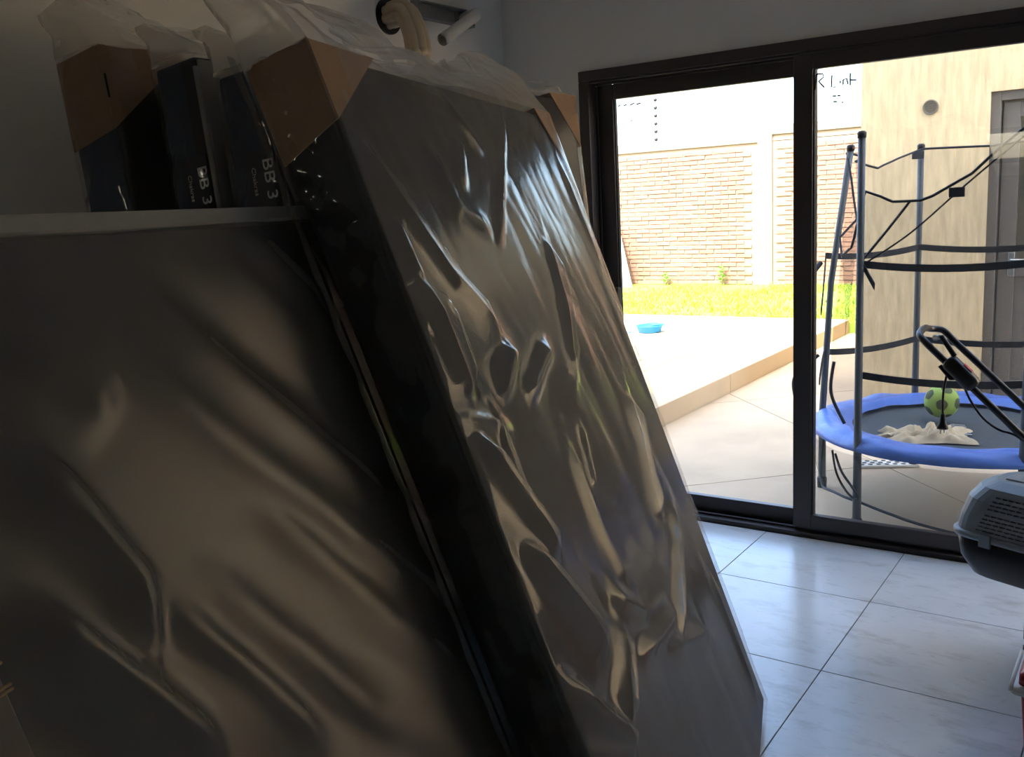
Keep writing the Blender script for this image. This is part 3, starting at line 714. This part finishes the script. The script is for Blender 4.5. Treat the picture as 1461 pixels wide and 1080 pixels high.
# its front plane lies just behind the back of the front base
pl = o2-N2_*(T2+.040)
z3 = T3*math.sin(.326)+.004
o3 = pl+u2_*((z3-pl.z)/u2_.z)
sR = .62                                     # how far it reaches behind the front base
M3 = M2.copy()
for i in range(3): M3[i][3] = (o3+ex2*(sR-W3))[i]
d = ray(425, 297); tt = (o3-CAM).dot(N2_)/d.dot(N2_); L3 = (M3.inverted() @ (CAM+d*tt)).y
b3 = tag(empty('bed_base', mtx=M3), 'wide grey bed base on its long side under frosted plastic with pale top band', 'bed base', 'bagged bed bases leaning on the wall')
base_body(b3, W3, L3, T3, grey_f, grey_f)
P = []
MB().box((0, L3-.022, -.03), (W3, L3+.002, .010), bev=.004).build('top_band', pale_f, b3)
CR3 = [([(0, 470), (81, 534), (160, 600)], .012, .03, .3), ([(0, 620), (100, 725), (185, 830), (208, 955)], .022, .03, .5), ([(0, 845), (150, 960), (315, 1080)], .022, .024, .5), ([(20, 905), (235, 1080)], .016, .02, .4),
       ([(199, 845), (330, 950), (463, 1066)], .014, .02, .3), ([(205, 975), (180, 960)], .014, .02, 0), ([(270, 340), (380, 440), (520, 560)], .008, .03, .3), ([(180, 400), (330, 540), (560, 720)], .009, .035, .3), ([(120, 470), (330, 650), (560, 810)], .008, .03, .2),
       ([(330, 330), (430, 430), (480, 520)], .010, .025, .3), ([(420, 560), (520, 640), (600, 740)], .009, .025, .2), ([(400, 700), (520, 790), (640, 890)], .010, .03, .3), ([(330, 700), (480, 830), (660, 980)], .010, .03, .2), ([(400, 310), (450, 400), (465, 530)], .008, .016, 0), ([(250, 790), (420, 930), (560, 1060)], .010, .03, .2)]
def d3f(S_, T_):
    D = np.zeros_like(S_)
    for poly, a, wd, sd in CR3: D = np.maximum(D, ridge(S_, T_, [to_local(M3, *p) for p in poly], a, wd, sd))
    ang = math.radians(-47)
    D = D*.75+.013*(npnoise(S_, T_, .8, 5.5, 3., ang)+.5)+.007*(npnoise(S_, T_, 1.0, 13, 6., ang)+.5)
    return np.minimum(D, .031)
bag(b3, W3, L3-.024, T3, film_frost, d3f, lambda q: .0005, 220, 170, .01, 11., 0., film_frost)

# --- three bases standing behind, seen from their left side
rear = [((140, 66), -2.28, .20, 'blue sided bed base on end by the bare wall, its cardboard corner slotted', False),
        ((275, 76), -1.99, .17, 'blue bed base on end with pale face, between two other blue bases', True),
        ((376, 86), -1.73, .18, 'blue bed base on end with BB 3 label, right behind the charcoal base', True)]
for k, (px, X, T_, lab, has_label) in enumerate(rear):
    R_LEAN = (.13, .10, .09)[k]; TL = onx(*px, X); u_ = V((-math.sin(R_LEAN), 0, math.cos(R_LEAN))); zb = T_*math.sin(R_LEAN)+.004
    L_ = (TL.z-zb)/u_.z; BLp = TL-u_*L_; W_ = 1.37
    Mk = base_frame(BLp+V((0, W_, 0)), 0., R_LEAN, W_)
    r = tag(empty('bed_base', mtx=Mk), lab, 'bed base', 'bagged bed bases leaning on the wall')
    base_body(r, W_, L_, T_, blue_f, pale_f if k == 1 else dark_f)
    if k: MB().box((-.004, .02, -.05), (.012, L_-.012, -.004), bev=.003).build('edge_band', dark_f, r)
    if k == 0: corner_guard(r, W_, L_, T_, False, .26, .21, T_-.004, .02, True)
    if k == 1: MB().tube([(.004, .02, -.004), (.004, L_-.03, -.004)], .008, 8).build('piping', pale_f, r, True)
    corner_guard(r, W_, L_, T_, True, .16, .17, T_-.004)
    if has_label:
        s_, t_ = to_local(Mk, *((300, 262) if k == 1 else (400, 252)))
        bb_label(r, T_, t_)
    hs = [([0, .06, .14, .22, .35, .6, 1], [.13, .21, .15, .12, .10, .06, .07]), ([0, .1, .25, .4, 1], [.10, .06, .12, .05, .06]), ([0, .08, .2, .6, 1], [.11, .09, .1, .07, .07])][k]
    def df(S_, T__, sd=k): return .008*np.abs(npnoise(S_, T__, 8, 2, 20.+sd))
    bag(r, W_, L_, T_, film, df, lambda q, hs=hs: float(np.interp(q, *hs)), 40, 60, .026, 30.+k*5, .05, film_loose)

# --- pale board leaning on the low left of the frosted base
MBd = M3.copy()
s0, t0_ = to_local(M3, 8, 955, .06); s1_, t1_ = to_local(M3, 62, 1080, .06)
bd_w = .5; se = max(s0, s1_)
off = M3 @ V((se-bd_w, 0, .052))
fl_ = u2_*((.030*math.sin(.326)+.004-off.z)/u2_.z)
off = off+fl_
for i in range(3): MBd[i][3] = off[i]
brd = tag(empty('board', mtx=MBd), 'pale beige wooden board with splintered edge leaning at the foot of the frosted base', 'board')
inv = MBd.inverted(); top_t = 1.5
MB().box((0, 0, -.018), (bd_w, top_t, 0), bev=.002).build('panel', wood_m, brd)
for px in ((10, 940), (20, 972), (24, 978)):
    s_, t_ = to_local(MBd, *px); MB().box((bd_w-.008, t_-.0015, -.003), (bd_w+.006, t_+.0012, .001), bev=.001).build('splinter', splin_m, brd)

# ------------------------------------------------------------------ fittings on the left wall
q0 = onx(585, 2, XB); q1 = onx(668, 44, XB)
zt = onx(626, 9, XB).z+.0; zb = onx(626, 33, XB).z; ya = onx(586, 20, XB).y; yb = onx(668, 32, XB).y
ac = tag(empty('pipe_box', (XB, ya, zb)), 'grey metal pipe box set on the wall with a bent white pipe end', 'pipe box')
Lb = yb-ya; Hb = zt-zb; t = .006
def abox(nm, a, b, m_=galv): return MB().box(a, b, bev=.0015).build(nm, m_, ac)
abox('back_plate', (.0, 0, 0), (.006, Lb, Hb)); abox('rim', (0, 0, Hb-t), (.04, Lb, Hb)); abox('rim', (0, 0, 0), (.04, Lb, t)); abox('rim', (0, 0, t), (.04, t, Hb-t)); abox('rim', (0, Lb-t, t), (.04, Lb, Hb-t))
for yy, z in ((Lb*.28, Hb*.62), (Lb*.12, Hb*.3), (Lb*.2, Hb*.22)): MB().lathe([(.006, .0), (.006, .009), (.003, .011)], 10, Matrix.Translation((0, yy, z)) @ Matrix.Rotation(math.pi/2, 4, 'Y')).build('screw', steel_m, ac)
abox('knockout', (.004, Lb*.74, Hb*.25), (.012, Lb*.95, Hb*.85))
e1 = onx(631, 57, XB+.12)-V((XB, ya, zb)); e0 = V((.012, Lb*.86, Hb*.45))
pp = catmull([e0, e0+V((.06, -.01, .01)), e0+V((.11, -.06, -.01)), e1], 8)
MB().tube(pp, .027, 14, cap=False).tube(pp, .021, 14, cap=False).build('white_pipe', white_p, ac, True)
qa = onx(553, 24, XB); qb = onx(598, 82, XB+.30)
du = tag(empty('drain_pipe', (XB, qa.y, qa.z)), 'thick beige bundled hose with a black collar coming out of the wall', 'pipe')
B_ = V((qb.x-XB, qb.y-qa.y, qb.z-qa.z)); pts = catmull([V((0, 0, 0)), V((.09, .01, .0)), B_*.6+V((.05, 0, .02)), B_], 8)
for k in range(7):
    a = k*math.pi*2/7; MB().tube([p+V((0, 1, 0))*.036*math.cos(a)+((pts[min(i+1, len(pts)-1)]-pts[max(i-1, 0)]).normalized().cross(V((0, 1, 0))))*.036*math.sin(a) for i, p in enumerate(pts)], .022, 10).build('hose', pipe_m, du, True)
MB().tube([V((0, 0, 0)), V((.012, 0, 0))], .074, 24).build('collar', black_p, du)
q = onx(703, -2, XB); 
sk = tag(empty('wall_socket', (XB, q.y, q.z)), 'small grey socket plate high on the left wall by the corner', 'socket')
MB().box((0, -.05, 0), (.01, .035, .09), bev=.002).build('plate', white_p, sk); MB().box((.01, -.035, .012), (.013, .025, .08), bev=.001).build('insert', black_p, sk)

# ------------------------------------------------------------------ pet carrier
CZ = .25
qa = onz(1381, 820, CZ); qb = onz(1461, 845, CZ); ca = math.atan2(qb.y-qa.y, qb.x-qa.x)
cx_ = V((math.cos(ca), math.sin(ca), 0)); cy_ = V((-math.sin(ca), math.cos(ca), 0))
CL, CW = .54, .33
org = qa-cx_*.055+cy_*(CW/2-.03)
# low crate that carries it
cr = tag(empty('wooden_crate', org+cx_*.46-cy_*.0-V((0, 0, CZ)), ca), 'low slatted wooden crate carrying the grey and black pet carrier', 'crate')
for x in (-.19, .19):
    for y in (-.13, .13): MB().box((x-.015, y-.015, 0), (x+.015, y+.015, CZ-.012), bev=.002).build('corner_post', wood_m, cr)
for y in (-.151, .145):
    for z in (.03, .10, .17): MB().box((-.205, y, z), (.205, y+.006, z+.05), bev=.001).build('slat', wood_m, cr)
for k in range(5): MB().box((-.205, -.15+k*.062, CZ-.012), (.205, -.10+k*.062, CZ-.001), bev=.001).build('top_slat', wood_m, cr)
ct = tag(empty('pet_carrier', org+cx_*(CL/2), ca), 'grey and black plastic pet carrier raised above the tiles near the glass door', 'pet carrier')
def rrect(L, W, r, z, n_=6):
    out = []
    for (sx, sy, a0) in ((1, 1, 0), (-1, 1, 90), (-1, -1, 180), (1, -1, 270)):
        for k in range(n_+1): a = math.radians(a0+90*k/n_); out.append(V((sx*(L/2-r)+r*math.cos(a), sy*(W/2-r)+r*math.sin(a), z)))
    return out
def loft(rings, nm, m_, parent, caps=(True, True)):
    mb = MB(); mb.grid(rings, True); n_ = len(rings[0])
    if caps[0]: mb.f.append(tuple(range(n_))[::-1])
    if caps[1]: mb.f.append(tuple(range((len(rings)-1)*n_, len(rings)*n_)))
    return mb.build(nm, m_, parent, True)
ct.scale = (1, 1, .97)
loft([rrect(CL-.12, CW-.10, .06, .0), rrect(CL-.08, CW-.06, .07, .012), rrect(CL-.02, CW-.015, .07, .07), rrect(CL, CW, .07, .15)], 'lower_shell', black_p, ct)
loft([rrect(CL+.016, CW+.016, .074, .147), rrect(CL+.02, CW+.02, .074, .153), rrect(CL+.02, CW+.02, .074, .165), rrect(CL+.008, CW+.008, .07, .17)], 'seam_rim', grey_p, ct)
us = [rrect(CL, CW, .07, .165), rrect(CL-.012, CW-.012, .075, .22), rrect(CL-.04, CW-.035, .085, .28), rrect(CL-.09, CW-.08, .09, .32), rrect(CL-.17, CW-.16, .07, .338)]
up = loft(us, 'upper_shell', grey_p, ct)
MB().tube([(-.11, 0, .335), (-.10, 0, .358), (-.06, 0, .368), (.06, 0, .368), (.10, 0, .358), (.11, 0, .335)], .011, 10).build('carry_handle', grey_p, ct, True)
MB().box((-.15, -.05, .333), (.15, .05, .343), bev=.004).build('handle_recess', galv, ct)
cut = MB()
for sgn in (-1,):
    for r in range(9):
        z = .182+r*.0135+(.008 if r >= 5 else 0)
        yy = np.interp(z, [.165, .22, .28, .32], [CW/2, CW/2-.006, CW/2-.0175, CW/2-.04]); tl = np.interp(z, [.165, .22, .28, .32], [.1, .2, .45, .9])
        for c_ in range(16-(r//3)):
            x = -.17+r*.006+c_*.0215; cut.box((-.0085, -.012, -.0024), (.0085, .03, .0024), Matrix.Translation((x, sgn*yy, z)) @ Matrix.Rotation(-tl*.6, 4, 'X'))
cutter = cut.build('cutter', black_p)
cutter.matrix_world = Matrix.Identity(4); par = up.parent; up.parent = None
bo = up.modifiers.new('slots', 'BOOLEAN'); bo.object = cutter; bo.operation = 'DIFFERENCE'; bo.solver = 'EXACT'
bpy.context.view_layer.update()
nm_ = bpy.data.meshes.new_from_object(up.evaluated_get(bpy.context.evaluated_depsgraph_get()))
up.modifiers.clear(); nm_.materials.clear(); nm_.materials.append(grey_p); up.data = nm_; up.parent = par
for pg in nm_.polygons: pg.use_smooth = False; pg.material_index = 0
bpy.data.objects.remove(cutter)
for x in (-.14, .02, .16): MB().box((x-.02, -CW/2-.016, .13), (x+.02, -CW/2-.004, .175), bev=.004).build('latch', grey_p, ct)
MB().box((-CL/2-.02, -.04, .13), (-CL/2-.004, .04, .18), bev=.005).build('latch', grey_p, ct)

# ------------------------------------------------------------------ red cooler
co = tag(empty('cooler_box', (-.113, 2.685, 0)), 'red plastic cooler box with a white rim and handle standing on the tiles', 'cooler')
CLx, CLy = .30, .22
loft([rrect(CLx-.05, CLy-.05, .02, 0), rrect(CLx-.04, CLy-.04, .025, .01), rrect(CLx-.012, CLy-.012, .025, .21)], 'body', red_p, co)
loft([rrect(CLx+.01, CLy+.01, .02, .208), rrect(CLx+.03, CLy+.03, .02, .214), rrect(CLx+.03, CLy+.03, .02, .228), rrect(CLx+.006, CLy+.006, .02, .234)], 'rim', white_p, co)
loft([rrect(CLx-.002, CLy-.002, .02, .233), rrect(CLx-.004, CLy-.004, .02, .262), rrect(CLx-.03, CLy-.03, .02, .272)], 'lid', red_p, co)
MB().tube([(-CLx/2-.014, -CLy/2-.008, .222), (-CLx/2-.014, -CLy/2-.008, .228), (-CLx/2-.014, CLy/2+.004, .228), (-CLx/2-.014, CLy/2+.004, .222)], .006, 8).build('handle', white_p, co, True)

# ------------------------------------------------------------------ lawn mower
ZM = V((0, 0, 0)); YN, YF = 3.58, 3.86
bN = ony(1321, 489, YN); bN2 = ony(1461, 625, YN); bFa = ony(1345, 471, YF); bF2 = ony(1461, 580, YF)
mo = tag(empty('lawn_mower', (.55, 3.72, 0)), 'black tubular push handle of an electric mower with switch box and dangling plug', 'lawn mower')
O = V((.55, 3.72, 0))
dN = (bN2-bN).normalized(); dF = (bF2-bFa).normalized()
endN = bN+dN*((bN.z-.22)/-dN.z); endF = bFa+dF*((bFa.z-.22)/-dF.z)
pts = [endN, bN+dN*.25, bN+dN*.05, bN, bN+V((-.03, .04, .025)), (bN+bFa)/2+V((-.035, 0, .03)), bFa+V((-.04, -.04, .01)), bFa, bFa+dF*.05, bFa+dF*.25, endF]
path = [pts[0], pts[1]]+catmull(pts[2:9], 6)+[pts[9], pts[10]]
MB().tube([p-O for p in path], .0125, 12).build('handle_tube', black_p, mo, True)
sw = ony(1368, 531, YN-.005)
rot = dN.to_track_quat('X', 'Z').to_matrix().to_4x4()
MB().box((-.06, -.028, -.026), (.075, .028, .032), Matrix.Translation(sw-O) @ rot, bev=.018).build('switch_box', black_p, mo, True)
MB().box((-.01, -.012, .030), (.03, .012, .036), Matrix.Translation(sw-O) @ rot, bev=.003).build('red_button', red_p, mo)
MB().tube([sw-O+rot.to_3x3() @ V((-.05, .0, .03)), sw-O+rot.to_3x3() @ V((-.13, .01, .045)), ony(1335, 482, YN+.05)-O], [.010, .009, .012], 10).build('bail_lever', black_p, mo, True)
MB().tube([sw-O+rot.to_3x3() @ V((-.06, 0, -.03)), sw-O+rot.to_3x3() @ V((.0, 0, -.036)), sw-O+rot.to_3x3() @ V((.01, 0, -.02))], .008, 8).build('cord_hook', black_p, mo, True)
c0 = ony(1351, 533, YN); c1 = ony(1346, 560, YN); c2 = ony(1345, 590, YN)
MB().tube(catmull([c0-O, c1-O, c2-O]), .0042, 8).build('plug_cord', rubber, mo, True)
p_ = ony(1345, 600, YN)-O
MB().lathe([(.005, .028), (.008, .02), (.012, -.008), (.019, -.022), (.02, -.03)], 14, Matrix.Translation(p_)).build('plug', rubber, mo, True)
for s_ in (-.008, .008): MB().tube([p_+V((s_*.6, s_, -.029)), p_+V((s_*.6, s_, -.048))], .0022, 6).build('plug_pin', steel_m, mo)
MB().tube(catmull([ony(*p, YN-.005)-O for p in ((1375, 550), (1385, 572), (1403, 597), (1425, 613), (1452, 623), (1485, 652))]), .0042, 8).build('power_cord', rubber, mo, True)
loft([rrect(.52, .40, .08, .07), rrect(.56, .42, .09, .10), rrect(.54, .40, .1, .20), rrect(.40, .3, .1, .25)], 'deck', red_p, mo)
loft([rrect(.24, .22, .06, .24), rrect(.24, .22, .06, .33), rrect(.18, .16, .06, .37)], 'motor_cover', black_p, mo)
for x in (-.2, .2):
    for y in (-.225, .225):
        MB().lathe([(.02, -.02), (.075, -.02), (.08, -.012), (.08, .012), (.075, .02), (.02, .02)], 20, Matrix.Translation((x, y, .08)) @ RX).build('wheel', rubber, mo, True)
